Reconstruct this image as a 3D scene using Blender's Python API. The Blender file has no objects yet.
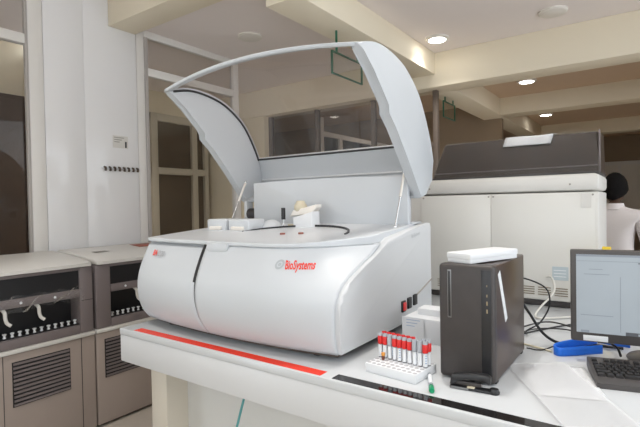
import bpy, bmesh, math, random
from mathutils import Vector, Matrix
random.seed(7)
PI = math.pi
SC = bpy.context.scene
COL = SC.collection

# ------------------------------------------------------------------ camera
CAM_YAW, CAM_PITCH, CAM_ROLL = math.radians(35.38), math.radians(1.11), math.radians(-1.03)
CAM_LOC = Vector((0.882, -1.371, 1.46))
fw = Vector((-math.sin(CAM_YAW)*math.cos(CAM_PITCH), math.cos(CAM_YAW)*math.cos(CAM_PITCH), -math.sin(CAM_PITCH)))
rt = Vector((math.cos(CAM_YAW), math.sin(CAM_YAW), 0)); up = rt.cross(fw)
r_ = rt*math.cos(CAM_ROLL) + up*math.sin(CAM_ROLL)
u_ = -rt*math.sin(CAM_ROLL) + up*math.cos(CAM_ROLL)
cd = bpy.data.cameras.new('camera'); cam = bpy.data.objects.new('camera', cd); COL.objects.link(cam)
cam.matrix_world = Matrix(((r_.x, u_.x, -fw.x, CAM_LOC.x), (r_.y, u_.y, -fw.y, CAM_LOC.y), (r_.z, u_.z, -fw.z, CAM_LOC.z), (0, 0, 0, 1)))
cd.sensor_width = 36; cd.lens = 36*465/640; cd.clip_start = 0.05
SC.camera = cam

# ------------------------------------------------------------------ world, exposure
w = bpy.data.worlds.new('world'); SC.world = w; w.use_nodes = True
bg = w.node_tree.nodes['Background']
bg.inputs[0].default_value = (0.86, 0.93, 1.0, 1); bg.inputs[1].default_value = 2.2
SC.view_settings.view_transform = 'Standard'; SC.view_settings.look = 'None'
SC.view_settings.gamma = 1; SC.view_settings.use_curve_mapping = False
SC.view_settings.exposure = 0.32

# ------------------------------------------------------------------ materials
M = {}
def mat(name, col, rough=.5, metal=0, var=.04, scale=8, bump=0, bscale=60, emit=0, spec=.5, coat=0):
    m = bpy.data.materials.new(name); m.use_nodes = True
    nt = m.node_tree; b = nt.nodes['Principled BSDF']
    tc = nt.nodes.new('ShaderNodeTexCoord')
    n = nt.nodes.new('ShaderNodeTexNoise'); n.inputs['Scale'].default_value = scale; n.inputs['Detail'].default_value = 4
    nt.links.new(tc.outputs['Object'], n.inputs['Vector'])
    mx = nt.nodes.new('ShaderNodeMix'); mx.data_type = 'RGBA'
    mx.inputs[6].default_value = (*[min(1, c*(1-var)) for c in col], 1); mx.inputs[7].default_value = (*[min(1, c*(1+var)) for c in col], 1)
    nt.links.new(n.outputs['Fac'], mx.inputs[0]); nt.links.new(mx.outputs[2], b.inputs['Base Color'])
    b.inputs['Roughness'].default_value = rough; b.inputs['Metallic'].default_value = metal
    b.inputs['Specular IOR Level'].default_value = spec; b.inputs['Coat Weight'].default_value = coat
    if emit:
        nt.links.new(mx.outputs[2], b.inputs['Emission Color']); b.inputs['Emission Strength'].default_value = emit
    if bump:
        n2 = nt.nodes.new('ShaderNodeTexNoise'); n2.inputs['Scale'].default_value = bscale; n2.inputs['Detail'].default_value = 3
        nt.links.new(tc.outputs['Object'], n2.inputs['Vector'])
        bp = nt.nodes.new('ShaderNodeBump'); bp.inputs['Strength'].default_value = bump; bp.inputs['Distance'].default_value = .01
        nt.links.new(n2.outputs['Fac'], bp.inputs['Height']); nt.links.new(bp.outputs['Normal'], b.inputs['Normal'])
    M[name] = m; return m
def clear(name, tint, gloss_rough=.02, ior=1.35, bump=0, bscale=20, haze=0, flat=None):
    m = bpy.data.materials.new(name); m.use_nodes = True; nt = m.node_tree; nt.nodes.clear()
    out = nt.nodes.new('ShaderNodeOutputMaterial'); t = nt.nodes.new('ShaderNodeBsdfTransparent'); t.inputs[0].default_value = (*tint, 1)
    g = nt.nodes.new('ShaderNodeBsdfGlossy'); g.inputs['Roughness'].default_value = gloss_rough
    f = nt.nodes.new('ShaderNodeFresnel'); f.inputs[0].default_value = ior
    mx = nt.nodes.new('ShaderNodeMixShader')
    nt.links.new(f.outputs[0], mx.inputs[0]); nt.links.new(t.outputs[0], mx.inputs[1]); nt.links.new(g.outputs[0], mx.inputs[2])
    if flat is not None:
        nt.links.remove(mx.inputs[0].links[0]); mx.inputs[0].default_value = flat
    last = mx
    if haze:
        d = nt.nodes.new('ShaderNodeBsdfDiffuse'); d.inputs[0].default_value = (.86, .87, .88, 1)
        m2 = nt.nodes.new('ShaderNodeMixShader'); m2.inputs[0].default_value = haze
        nt.links.new(mx.outputs[0], m2.inputs[1]); nt.links.new(d.outputs[0], m2.inputs[2]); last = m2
    if bump:
        n = nt.nodes.new('ShaderNodeTexNoise'); n.inputs['Scale'].default_value = bscale
        bp = nt.nodes.new('ShaderNodeBump'); bp.inputs['Strength'].default_value = bump; bp.inputs['Distance'].default_value = .02
        nt.links.new(n.outputs['Fac'], bp.inputs['Height']); nt.links.new(bp.outputs['Normal'], g.inputs['Normal'])
    nt.links.new(last.outputs[0], out.inputs[0]); M[name] = m; return m
mat('shell', (.56, .585, .61), .42, var=.015, scale=3)
mat('shell_side', (.60, .615, .63), .4, var=.015, scale=3)
mat('deck', (.60, .625, .65), .3, var=.01)
mat('dark', (.012, .012, .014), .45)
mat('gasket', (.03, .03, .032), .5)
mat('shadow_brown', (.10, .075, .06), .5)  # shade under the main analyser, put into a brown colour
mat('red', (.80, .045, .02), .25, var=.06)
mat('logo_red', (.80, .05, .03), .4)
mat('logo_grey', (.42, .45, .47), .4)
mat('grey_line', (.30, .31, .32), .4)
mat('chrome', (.7, .7, .7), .2, 1)
mat('worktop', (.60, .62, .635), .12, var=.015, scale=2)
mat('apron', (.65, .66, .67), .3, var=.015, scale=2)
mat('cream_lam', (.66, .61, .52), .45, var=.03, scale=4)
mat('white_lam', (.70, .70, .68), .45, var=.02)
mat('black_glass', (.012, .011, .011), .06, var=.1)
mat('plaster', (.80, .72, .55), .7, var=.03, scale=3, bump=.05, bscale=80)
mat('beam', (.86, .78, .62), .65, var=.025, scale=2, bump=.04, bscale=80)
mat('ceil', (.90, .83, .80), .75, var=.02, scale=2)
mat('ceil_far_dim', (.66, .50, .36), .75, var=.03, scale=2)  # light falloff in the far bays is put into this browner ceiling colour
mat('tile', (.86, .86, .87), .08, var=.015, scale=2)
mat('frame_white', (.80, .78, .75), .35, var=.02)
mat('frame_grey', (.45, .42, .40), .4, var=.03)
mat('frame_dimmed', (.55, .50, .40), .5, var=.05)  # white frame colour darkened to look dim behind the glass
mat('frame_dark', (.14, .11, .09), .5)
mat('floor', (.55, .50, .44), .25, var=.08, scale=5)
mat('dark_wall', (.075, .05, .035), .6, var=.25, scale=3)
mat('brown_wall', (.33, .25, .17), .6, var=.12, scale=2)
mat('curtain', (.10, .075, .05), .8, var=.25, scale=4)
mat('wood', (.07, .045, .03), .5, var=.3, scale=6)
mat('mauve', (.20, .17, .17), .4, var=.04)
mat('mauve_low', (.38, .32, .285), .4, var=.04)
mat('vent_dark', (.025, .023, .023), .6)
mat('mauve_dark', (.05, .045, .045), .5)
mat('ivory', (.70, .685, .65), .35, var=.02)
mat('ivory_panel', (.74, .73, .69), .35, var=.015, scale=2)
mat('vent_brass', (.20, .155, .09), .5)
mat('label_pale', (.50, .58, .62), .5)
mat('seam', (.30, .28, .25), .6)
mat('tinted', (.052, .037, .027), .38, var=.2, scale=5, bump=.01, bscale=10, spec=.3)
mat('pc_front', (.050, .043, .041), .45, var=.2, scale=20)
mat('pc_side', (.085, .060, .052), .30, .3, var=.1)
mat('pc_band', (.020, .020, .022), .35)
mat('silver', (.25, .25, .25), .35, .8)
mat('led', (.38, .30, .18), .4)
mat('paper', (.76, .775, .79), .6, var=.015)
mat('white_box', (.76, .775, .79), .5, var=.01)
mat('bezel', (.075, .068, .066), .4, var=.08)
mat('screen', (.28, .315, .345), .3, var=.12, scale=3, emit=.38)
mat('screen_line', (.19, .215, .25), .3, emit=.35)
mat('taskbar', (.07, .075, .085), .3, emit=.4)
mat('key', (.022, .020, .020), .45)
mat('foam', (.76, .775, .79), .7, var=.02, scale=40, bump=.1, bscale=200)
mat('hole', (.45, .45, .47), .8)
mat('cap_red', (.72, .03, .03), .35)
mat('cap_grey', (.42, .44, .48), .3)
mat('cap_green', (.01, .30, .13), .35)
mat('cap_amber', (.70, .30, .05), .35)
mat('blood', (.16, .05, .03), .3)
mat('label_white', (.80, .82, .84), .5)
mat('label_blue', (.35, .45, .60), .5)
mat('blue', (.01, .16, .75), .45, var=.15, scale=30)
mat('cable_black', (.015, .015, .016), .45)
mat('cable_white', (.65, .64, .60), .45)
mat('cable_teal', (.10, .35, .35), .45)
mat('green_edge', (.01, .13, .075), .3)
mat('skin', (.10, .055, .035), .5)
mat('hair', (.008, .007, .007), .7, var=.4, scale=80, bump=.6, bscale=300, spec=.1)
mat('coat', (.75, .70, .69), .8, var=.04, scale=10)
mat('trousers', (.03, .03, .04), .8)
mat('yellow', (.85, .62, .05), .5)
mat('rust', (.30, .10, .07), .5, var=.1)
mat('beige', (.62, .56, .42), .5)
mat('orange_box', (.55, .25, .06), .6)
mat('lamp_on', (1, .97, .92), .5, emit=14, var=0)
mat('lamp_off', (.82, .78, .72), .5, var=.02)
clear('pane', (.93, .92, .91), .02, 1.3)
clear('lid_pane', (.84, .79, .76), .03, 1.06, flat=.08, haze=.03)
clear('tube_glass', (.9, .92, .95), .05, 1.4)
clear('film', (.97, .97, .97), .10, 1.25, bump=.6, bscale=30, haze=.03)
clear('sheet', (.98, .98, .99), .15, 1.2, bump=.3, bscale=8, haze=.4)
clear('acrylic', (.95, .97, .95), .03, 1.35, flat=.05)

# ------------------------------------------------------------------ builders
def link(name, me, m, parent=None, smooth=None):
    o = bpy.data.objects.new(name, me); COL.objects.link(o)
    if m: me.materials.clear(); me.materials.append(M[m] if isinstance(m, str) else m)
    if parent: o.parent = parent
    if smooth is not None:
        try:
            me.shade_auto_smooth  # not in 4.5
        except AttributeError: pass
        for p in me.polygons: p.use_smooth = True
        me.set_sharp_from_angle(angle=math.radians(smooth))
    return o
def raw(name, v, f, m, parent=None, smooth=None):
    me = bpy.data.meshes.new(name); me.from_pydata([tuple(p) for p in v], [], f); me.validate(); 
    bm = bmesh.new(); bm.from_mesh(me); bmesh.ops.recalc_face_normals(bm, faces=bm.faces); bm.to_mesh(me); bm.free()
    return link(name, me, m, parent, smooth)
def bm_link(name, bm, m, parent=None, smooth=None):
    bmesh.ops.recalc_face_normals(bm, faces=bm.faces)
    me = bpy.data.meshes.new(name); bm.to_mesh(me); bm.free(); return link(name, me, m, parent, smooth)
def bevel(bm, r, seg=2, edges=None):
    if r > 0: bmesh.ops.bevel(bm, geom=list(edges if edges is not None else bm.edges), offset=r, segments=seg, profile=.5, affect='EDGES', clamp_overlap=True)
def add_box(bm, x0, x1, y0, y1, z0, z1, mtx=None):
    r = bmesh.ops.create_cube(bm, size=1)
    for v in r['verts']:
        v.co = Vector(((x0+x1)/2+v.co.x*(x1-x0), (y0+y1)/2+v.co.y*(y1-y0), (z0+z1)/2+v.co.z*(z1-z0)))
        if mtx: v.co = mtx @ v.co
def box(name, x0, x1, y0, y1, z0, z1, m, parent=None, r=0, seg=2):
    bm = bmesh.new(); add_box(bm, x0, x1, y0, y1, z0, z1); bevel(bm, r, seg)
    return bm_link(name, bm, m, parent, 40 if r else None)
def extr(name, pts, axis, a, b, m, parent=None, r=0, seg=2, smooth=40):
    """extrude polygon pts along axis from a to b; axis x: pts=(y,z), y: (x,z), z: (x,y)"""
    def P(p, t): return {'x': (t, p[0], p[1]), 'y': (p[0], t, p[1]), 'z': (p[0], p[1], t)}[axis]
    bm = bmesh.new(); n = len(pts)
    va = [bm.verts.new(P(p, a)) for p in pts]; vb = [bm.verts.new(P(p, b)) for p in pts]
    bm.faces.new(va); bm.faces.new(vb[::-1])
    for i in range(n): bm.faces.new((va[i], vb[i], vb[(i+1) % n], va[(i+1) % n]))
    if r:
        ed = [e for e in bm.edges if (e.verts[0] in va) == (e.verts[1] in va)]
        bevel(bm, r, seg, ed)
    return bm_link(name, bm, m, parent, smooth)
def tube(name, pts, rad, m, parent=None, n=8, rads=None):
    pts = [Vector(p) for p in pts]; v = []; f = []
    prev = None
    for i, p in enumerate(pts):
        d = (pts[min(i+1, len(pts)-1)]-pts[max(i-1, 0)]).normalized()
        if prev is None:
            a = d.orthogonal().normalized()
        else:
            a = (prev-d*prev.dot(d)); a = a.normalized() if a.length > 1e-6 else d.orthogonal().normalized()
        prev = a; b = d.cross(a); rr = rads[i] if rads else rad
        for k in range(n): v.append(p+(a*math.cos(2*PI*k/n)+b*math.sin(2*PI*k/n))*rr)
    for i in range(len(pts)-1):
        for k in range(n): f.append((i*n+k, i*n+(k+1) % n, (i+1)*n+(k+1) % n, (i+1)*n+k))
    f.append(tuple(range(n))[::-1]); f.append(tuple((len(pts)-1)*n+k for k in range(n)))
    return raw(name, v, f, m, parent, 50)
def spline(pts, k=6, closed=False):
    pts = [Vector(p) for p in pts]; out = []
    n = len(pts)
    for i in range(n-1):
        p0 = pts[max(i-1, 0)]; p1 = pts[i]; p2 = pts[i+1]; p3 = pts[min(i+2, n-1)]
        for j in range(k):
            t = j/k; out.append(.5*((2*p1)+(-p0+p2)*t+(2*p0-5*p1+4*p2-p3)*t*t+(-p0+3*p1-3*p2+p3)*t**3))
    out.append(pts[-1]); return out
def lathe(name, prof, m, parent=None, loc=(0, 0, 0), n=20, mtx=None, smooth=45):
    v = []; f = []
    for (rr, z) in prof:
        for k in range(n):
            p = Vector((rr*math.cos(2*PI*k/n), rr*math.sin(2*PI*k/n), z))
            v.append((mtx @ p if mtx else p)+Vector(loc))
    for i in range(len(prof)-1):
        for k in range(n): f.append((i*n+k, i*n+(k+1) % n, (i+1)*n+(k+1) % n, (i+1)*n+k))
    f.append(tuple(range(n))[::-1]); f.append(tuple((len(prof)-1)*n+k for k in range(n)))
    return raw(name, v, f, m, parent, smooth)
def grid(name, fn, nu, nv, m, parent=None, smooth=30, solid=0, off=-1):
    v = [fn(i/nu, j/nv) for i in range(nu+1) for j in range(nv+1)]
    f = [(i*(nv+1)+j, (i+1)*(nv+1)+j, (i+1)*(nv+1)+j+1, i*(nv+1)+j+1) for i in range(nu) for j in range(nv)]
    me = bpy.data.meshes.new(name); me.from_pydata([tuple(p) for p in v], [], f)
    o = link(name, me, m, parent, smooth)
    if solid:
        s = o.modifiers.new('thickness', 'SOLIDIFY'); s.thickness = solid; s.offset = off
    return o
def interp(tab, t):
    if t <= tab[0][0]: return tab[0][1]
    for (a, b), (c, d) in zip(tab, tab[1:]):
        if t <= c: return b+(d-b)*(t-a)/(c-a)
    return tab[-1][1]
def smooth_interp(tab, t):
    # Catmull-Rom over a table
    n = len(tab)
    if t <= tab[0][0]: return tab[0][1]
    if t >= tab[-1][0]: return tab[-1][1]
    for i in range(n-1):
        if tab[i][0] <= t <= tab[i+1][0]:
            x0, y0 = tab[i]; x1, y1 = tab[i+1]; h = x1-x0; s = (t-x0)/h
            def sl(j):
                a = tab[max(j-1, 0)]; b = tab[min(j+1, n-1)]; return (b[1]-a[1])/(b[0]-a[0])
            m0, m1 = sl(i)*h, sl(i+1)*h
            return (2*s**3-3*s*s+1)*y0+(s**3-2*s*s+s)*m0+(-2*s**3+3*s*s)*y1+(s**3-s*s)*m1
def tag(o, label, cat, group=None):
    o['label'] = label; o['category'] = cat
    if group: o['group'] = group
    return o
def thing(name, label, cat, loc=(0, 0, 0), rz=0, group=None):
    o = bpy.data.objects.new(name, None); COL.objects.link(o); o.location = loc; o.rotation_euler = (0, 0, rz); o.empty_display_size = .05
    return tag(o, label, cat, group)
def struct(o): o['kind'] = 'structure'; return o
def text_mesh(body, size, sx=1.0, bold=0.0):
    c = bpy.data.curves.new('t', 'FONT'); c.body = body; c.size = size; c.offset = bold; c.resolution_u = 2
    o = bpy.data.objects.new('t', c); COL.objects.link(o)
    bpy.context.view_layer.update()
    me = bpy.data.meshes.new_from_object(o.evaluated_get(bpy.context.evaluated_depsgraph_get()))
    bpy.data.objects.remove(o); bpy.data.curves.remove(c)
    for v in me.vertices: v.co.x *= sx
    return me

# ================================================================== THE ROOM
struct(box('floor', -6, 2.72, -2.7, 12, -.06, 0, 'floor'))
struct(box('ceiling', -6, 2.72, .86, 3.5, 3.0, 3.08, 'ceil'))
struct(box('ceiling', -6, 2.72, 3.3, 12, 2.88, 2.96, 'ceil_far_dim'))
struct(box('ceiling', -6, 2.72, -2.7, .86, 3.2, 3.28, 'ceil'))
XL = -2.685
# beams
struct(box('trim_1', XL+.001, 2.6, .74, .98, 2.93, 3.2, 'beam', r=.006))
struct(box('trim_2', -5.6, 2.6, 3.26, 3.56, 2.65, 3.0, 'beam', r=.006))
struct(box('trim_3', -1.20, -.92, .98, 3.26, 2.78, 3.0, 'beam', r=.006))
struct(box('trim_4', -1.10, -.80, 3.56, 11, 2.65, 2.9, 'beam', r=.006))
struct(box('trim_5', -.80, 2.6, 5.33, 5.63, 2.65, 2.9, 'beam', r=.006))
struct(box('trim_6', -.80, 2.6, 8.3, 8.6, 2.65, 2.9, 'beam', r=.006))
# left: tiled pier, flush panels
pier = struct(box('wall_left', XL-.30, XL-.022, .235, 1.02, 0, 3.2, 'tile'))
for y0, y1 in ((.24, .534), (.5345, .985)):
    box('wall_panel', XL-.022, XL, y0, y1, 0, 3.2, 'tile', pier, r=.002)
# far side walls
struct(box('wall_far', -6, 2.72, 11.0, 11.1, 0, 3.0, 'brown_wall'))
wr = struct(box('wall_right', 2.6, 2.7, -2.6, 3.3, 0, .35, 'plaster'))  # unseen window wall, added to let daylight reach the ceiling
struct(box('wall_right', 2.6, 2.7, 3.3, 11.0, 0, 2.9, 'plaster'))  # unseen, left solid so the far bays stay dark
w8 = thing('window_8', '', ''); del w8['label']; del w8['category']; w8['kind'] = 'structure'
for i in range(5):
    y = -2.6+1.46*i
    box('window_frame', 2.62, 2.68, y, y+.06, .35, 3.0, 'frame_white', w8)
    if i < 4: box('window_pane', 2.648, 2.652, y+.06, y+1.46, .35, 3.0, 'pane', w8)
# unseen wall and wide window behind the viewpoint, added to limit frontal daylight
struct(box('added_wall_near', -2.75, 2.7, -2.7, -2.6, 0, 1.0, 'plaster'))
struct(box('added_wall_near', -2.75, -1.6, -2.7, -2.6, 1.0, 3.2, 'plaster'))
struct(box('added_wall_near', -1.6, 2.7, -2.7, -2.6, 2.5, 3.2, 'plaster'))
w9 = thing('window_9', '', ''); del w9['label']; del w9['category']; w9['kind'] = 'structure'
for i in range(4):
    x = -1.6+1.41*i
    box('window_frame', x, x+.06, -2.68, -2.62, 1.0, 2.5, 'frame_white', w9)
    if i < 3: box('window_pane', x+.06, x+1.41, -2.652, -2.648, 1.0, 2.5, 'pane', w9)
struct(box('wall_outer', -6, -5.9, -4, 11, 0, 3.2, 'plaster'))

# glazed partition left of the pier (window_1) and right of it (window_2)
def glazed(name, y0, y1, ztr, post=.05, ztop=3.0, mull=(), sill=0.0):
    p = thing(name, '', ''); del p['label']; del p['category']; p['kind'] = 'structure'
    X0, X1 = XL-.06, XL
    box('window_frame', X0, X1, y0, y0+post, 0, ztop, 'frame_white', p, r=.006)
    box('window_frame', X0, X1, y1-post, y1, 0, ztop, 'frame_white', p, r=.006)
    box('window_rail', X0, X1, y0+post, y1-post, ztop-.06, ztop, 'frame_white', p, r=.006)
    box('window_rail', X0, X1, y0+post, y1-post, ztr-.035, ztr+.035, 'frame_white', p, r=.006)
    box('window_rail', X0, X1, y0+post, y1-post, .0, .10, 'frame_white', p, r=.006)
    for a, b in ((.10, ztr-.035), (ztr+.035, ztop-.06)):
        box('window_pane', XL-.036, XL-.03, y0+post, y1-post, a, b, 'pane', p)
    for ym in mull: box('window_mullion', X0, X1, ym-.02, ym+.02, .1, ztr-.035, 'frame_white', p, r=.005)
    return p
w1 = glazed('window_1', -1.4, .238, 2.66, .10, 3.2)
w2 = glazed('window_2', .99, 2.20, 2.645, .075, 3.0)
for y in (.985,): box('window_stop', XL-.03, XL+.004, 1.066, 1.10, .1, 2.94, 'frame_grey', w2, r=.003)
box('window_stop', XL-.03, XL+.002, .118, .137, .1, 3.1, 'frame_grey', w1, r=.003)

# room seen behind the glass: wall at the left with a white framed window
rl = struct(box('wall_beyond', -4.55, -4.45, -3, 3.26, 0, 3.2, 'plaster'))
w3 = thing('window_3', '', ''); del w3['label']; del w3['category']; w3['kind'] = 'structure'
for (a, b, c, d) in ((2.30, 2.40, .9, 2.70), (2.96, 3.05, .9, 2.70), (3.18, 3.25, .9, 2.70)):
    box('window_frame', -4.45, -4.38, a, b, c, d, 'frame_dimmed', w3, r=.006)
for (c, d) in ((2.60, 2.70), (1.90, 1.99), (.86, .95)):
    box('window_rail', -4.45, -4.385, 2.30, 3.25, c, d, 'frame_dimmed', w3, r=.006)
for (a, b) in ((2.40, 2.96), (3.05, 3.18)):
    for (c, d) in ((.95, 1.90), (1.99, 2.60)):
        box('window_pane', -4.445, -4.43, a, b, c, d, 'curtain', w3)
# back wall under the main beam: cream pier, then dark glazing
wb = struct(box('wall_back', -5.6, -3.32, 3.30, 3.50, 0, 2.65, 'plaster'))
w4 = thing('window_4', '', ''); del w4['label']; del w4['category']; w4['kind'] = 'structure'
for x in (-3.32, -2.55, -1.75, -1.0):
    box('window_frame', x, x+.05, 3.38, 3.44, 0, 2.65, 'frame_dark', w4, r=.004)
box('window_rail', -3.27, -1.0, 3.38, 3.44, 2.05, 2.10, 'frame_dark', w4, r=.004)
box('window_rail', -3.27, -1.0, 3.38, 3.44, 0, .1, 'frame_grey', w4, r=.004)
for a, b in ((-3.27, -2.55), (-2.5, -1.75), (-1.70, -1.0)):
    for c, d in ((.1, 2.05), (2.10, 2.65)):
        box('window_pane', a, b, 3.408, 3.414, c, d, 'pane', w4)
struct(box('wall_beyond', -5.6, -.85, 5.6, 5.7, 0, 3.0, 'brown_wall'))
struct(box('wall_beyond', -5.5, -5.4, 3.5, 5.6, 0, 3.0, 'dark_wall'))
# light framed screen in the dim room, its top rail running away from us
scr = thing('glass_screen', 'tall white-posted glass screen in the dim room behind the open lid', 'partition', (0, 0, 0))
for y, h in ((3.60, 2.60), (4.05, 2.42), (5.0, 2.42)):
    box('post', -2.66, -2.60, y, y+.06, 0, h, 'frame_white', scr, r=.005)
box('rail', -2.655, -2.605, 3.66, 5.5, 2.36, 2.42, 'frame_white', scr, r=.005)
box('pane', -2.634, -2.628, 3.66, 5.0, .05, 2.36, 'pane', scr)

# far wall glazing seen past the second analyser
for k, x in enumerate((-.3, 1.15)):
    wn = thing('window_%d' % (5+k), '', ''); del wn['label']; del wn['category']; wn['kind'] = 'structure'
    for a, b, c, d in ((x, x+.08, .9, 2.3), (x+1.2, x+1.28, .9, 2.3), (x, x+1.28, 2.22, 2.3), (x, x+1.28, .9, .98), (x+.6, x+.66, .98, 2.22)):
        box('window_frame', a, b, 10.94, 11.0, c, d, 'frame_white', wn)
    box('window_pane', x+.08, x+1.2, 10.97, 10.98, .98, 2.22, 'lamp_off', wn)

# ------------------------------------------------------------------ ceiling lights
def lamp(loc, on, label, power=0, r=.095, group=None):
    t = thing('ceiling_light', label, 'ceiling light', loc, 0, group)
    lathe('trim_ring', [(r*.86, 0), (r*1.15, 0), (r*1.15, -.012), (r*1.02, -.022), (r*.86, -.022)], 'lamp_off', t, n=28)
    lathe('diffuser', [(.001, -.030), (r*.5, -.029), (r*.84, -.022), (r*.86, -.008), (.001, -.008)][::-1], 'lamp_on' if on else 'lamp_off', t, n=28)
    if power:
        d = bpy.data.lights.new('lamp', 'AREA'); d.shape = 'DISK'; d.size = r*1.8; d.energy = power; d.spread = math.radians(110); d.color = (1, .96, .91)
        o = bpy.data.objects.new('lamp_light', d); COL.objects.link(o); o.parent = t; o.location = (0, 0, -.04)
    return t
lamp((-.741, 2.859, 3.0), True, 'glowing round ceiling light beside the beam corner over the open lid', 6)
lamp((-.30, 4.55, 2.88), True, 'glowing round ceiling light between the two far cross beams', 12)
lamp((-.51, 7.05, 2.88), True, 'smallest glowing ceiling light in the farthest bay', 12)
lamp((-2.074, 1.744, 3.0), False, 'unlit round ceiling fitting near the glass partition', 0)
lamp((.243, 2.854, 3.0), False, 'unlit round ceiling fitting on the pinkish ceiling above the second analyser', 0)
for p in ((.2, .35, 3.2), (1.6, -.6, 3.2), (-1.3, -.7, 3.2), (1.9, 2.2, 3.0), (.6, -1.9, 3.2)):  # unseen lights added to fill the near work area
    lamp(p, True, 'added out-of-view round ceiling light over the near work area', 6, group='added ceiling lights over the near work area')
lamp((-3.6, 1.4, 3.0), True, 'added round ceiling light in the room behind the glass partition', 9)  # added so the closed side room is not black
lamp((-2.0, 4.6, 2.88), True, 'added round ceiling light in the dim room behind the main beam', 7)  # added to give the closed back room a dim light

# ------------------------------------------------------------------ hanging clear signs with green edges
def hang_sign(label, c, wx, wy, h, rz, ztop):
    t = thing('hanging_sign', label, 'sign', c, rz)
    box('panel', -wx/2, wx/2, -.004, .004, 0, h, 'acrylic', t)
    e = .010
    for nm, a in (('edge', (-wx/2-e, wx/2+e, -.007, .007, -e, 0)), ('edge', (-wx/2-e, wx/2+e, -.007, .007, h, h+e)), ('edge', (-wx/2-e, -wx/2, -.007, .007, 0, h)), ('edge', (wx/2, wx/2+e, -.007, .007, 0, h))):
        box(nm, *a, 'green_edge', t)
    for s in (-1, 1): box('hanger', s*wx*.36-.006, s*wx*.36+.006, -.006, .006, h+e, ztop-c[2], 'green_edge', t)
hang_sign('clear hanging sign with green edge seen through the raised lid', (-1.06, 1.775, 2.452), .43, 0, .155, math.radians(90), 2.78)
hang_sign('clear hanging sign with green edge under the beam behind the second analyser', (-1.0, 3.885, 2.425), .36, 0, .165, math.radians(90), 2.65)

# ================================================================== GREY ANALYSERS AT THE LEFT
def grey_unit(name, label, y0, y1, parts):
    """front face looks along +x at x=XF"""
    XF = -2.10; XB = -2.66
    t = thing(name, label, 'analyser', ((XF+XB)/2, (y0+y1)/2, 0)); cx, cy = (XF+XB)/2, (y0+y1)/2
    def B(n, x0, x1, a, b, z0, z1, m, r=0, par=None): return box(n, x0-cx, x1-cx, a-cy, b-cy, z0, z1, m, par or t, r)
    B('plinth', XB+.03, XF-.04, y0+.02, y1-.02, 0, .022, 'dark')
    B('lower_cabinet', XB, XF, y0, y1, .02, .632, 'mauve_low', .006)
    B('white_strip', XB, XF+.012, y0, y1, .634, .658, 'ivory', .005)
    # upper housing as a frame round the dark openings
    wy0, wy1 = parts['win']; oy0, oy1 = wy0+.005, wy1
    B('upper_housing', XB, XF-.13, y0+.004, y1-.004, .66, 1.085, 'mauve', .004)
    B('side_post', XF-.13, XF, wy1, y1-.004, .66, 1.085, 'mauve', .008)
    B('side_post', XF-.13, XF, y0+.004, wy0, .66, 1.085, 'mauve', .008)
    B('sill', XF-.13, XF, wy0, wy1, .66, .715, 'mauve', .004)
    B('cross_bar', XF-.05, XF+.004, wy0, wy1, .895, .945, 'mauve', .006)
    B('tinted_window', XF-.03, XF-.012, wy0, wy1, .945, 1.07, 'dark')
    B('cross_bar', XF-.06, XF-.002, wy0, wy1, 1.066, 1.085, 'mauve', .003)
    B('tray', XF-.125, XF-.02, wy0, wy1, .712, .722, 'dark')
    B('bay_back', XF-.132, XF-.122, wy0, wy1, .72, .90, 'dark')
    # lid on top: ivory, rising to the back
    prof = [(XF+.014-cx, 1.088), (XF+.014-cx, 1.108), (XF-.05-cx, 1.126), (XB+.06-cx, 1.165), (XB+.02-cx, 1.155), (XB+.02-cx, 1.088)]
    extr('top_lid', [(p[0], p[1]) for p in prof], 'y', y0+.01-cy, y1-.012-cy, 'ivory', t, r=.012, seg=3)
    # white sample cups along the tray
    yy = wy0+.025
    while yy < wy1-.01:
        lathe('sample_cup', [(.007, 0), (.010, .004), (.006, .010), (.006, .016), (.011, .022), (.011, .027), (.001, .028)], 'label_white', t, (XF-.035-cx, yy-cy, .722), n=10)
        yy += .040
    # louvred vent: each slat its own piece
    vy0, vy1, vz0, vz1 = parts['vent']
    vp = B('vent_panel', XF-.004, XF+.003, vy0, vy1, vz0, vz1, 'vent_dark')
    n = 11
    for i in range(n):
        z = vz0+(vz1-vz0)*(i+.5)/n
        bm = bmesh.new(); hh = (vz1-vz0)/n*.24
        add_box(bm, XF+.002-cx, XF+.010-cx, vy0+.006-cy, vy1-.006-cy, z-hh, z+hh)
        bm_link('slat', bm, 'mauve', vp)
    for yj in parts['joints']: B('door_joint', XF-.002, XF+.0015, yj-.002, yj+.002, .03, .63, 'mauve_dark')
    B('housing_joint', XF-.002, XF+.0015, wy1+.01, y1-.006, .868, .872, 'mauve_dark')
    for yl in parts['levers']:
        tube('lever', spline([(XF-.03-cx, yl-.012-cy, .90), (XF+.0-cx, yl-.004-cy, .878), (XF+.004-cx, yl-.002-cy, .845), (XF+.008-cx, yl+.004-cy, .818), (XF+.016-cx, yl+.022-cy, .800)], 4), .010, 'ivory', t)
    for yb in parts['marks']: lathe('screw', [(.001, 0), (.008, 0), (.007, .004), (.001, .005)], 'label_white', t, (XF+.004-cx, yb-cy, .92), n=10, mtx=Matrix.Rotation(PI/2, 3, 'Y'))
    return t
g1 = grey_unit('floor_analyser', 'grey floor-standing analyser with crumpled clear film across its dark window', -1.02, .245,
               dict(win=(-.93, .155), vent=(-.245, .082, .325, .585), joints=(.155, -.29), levers=(-.09, -.27), marks=(.0, -.19)))
g2 = grey_unit('floor_analyser', 'grey floor-standing analyser partly hidden by the corner of the white analyser', .255, 1.30,
               dict(win=(.365, 1.15), vent=(.31, .66, .325, .585), joints=(1.2,), levers=(.56, .88), marks=(.47, .8)))
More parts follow.
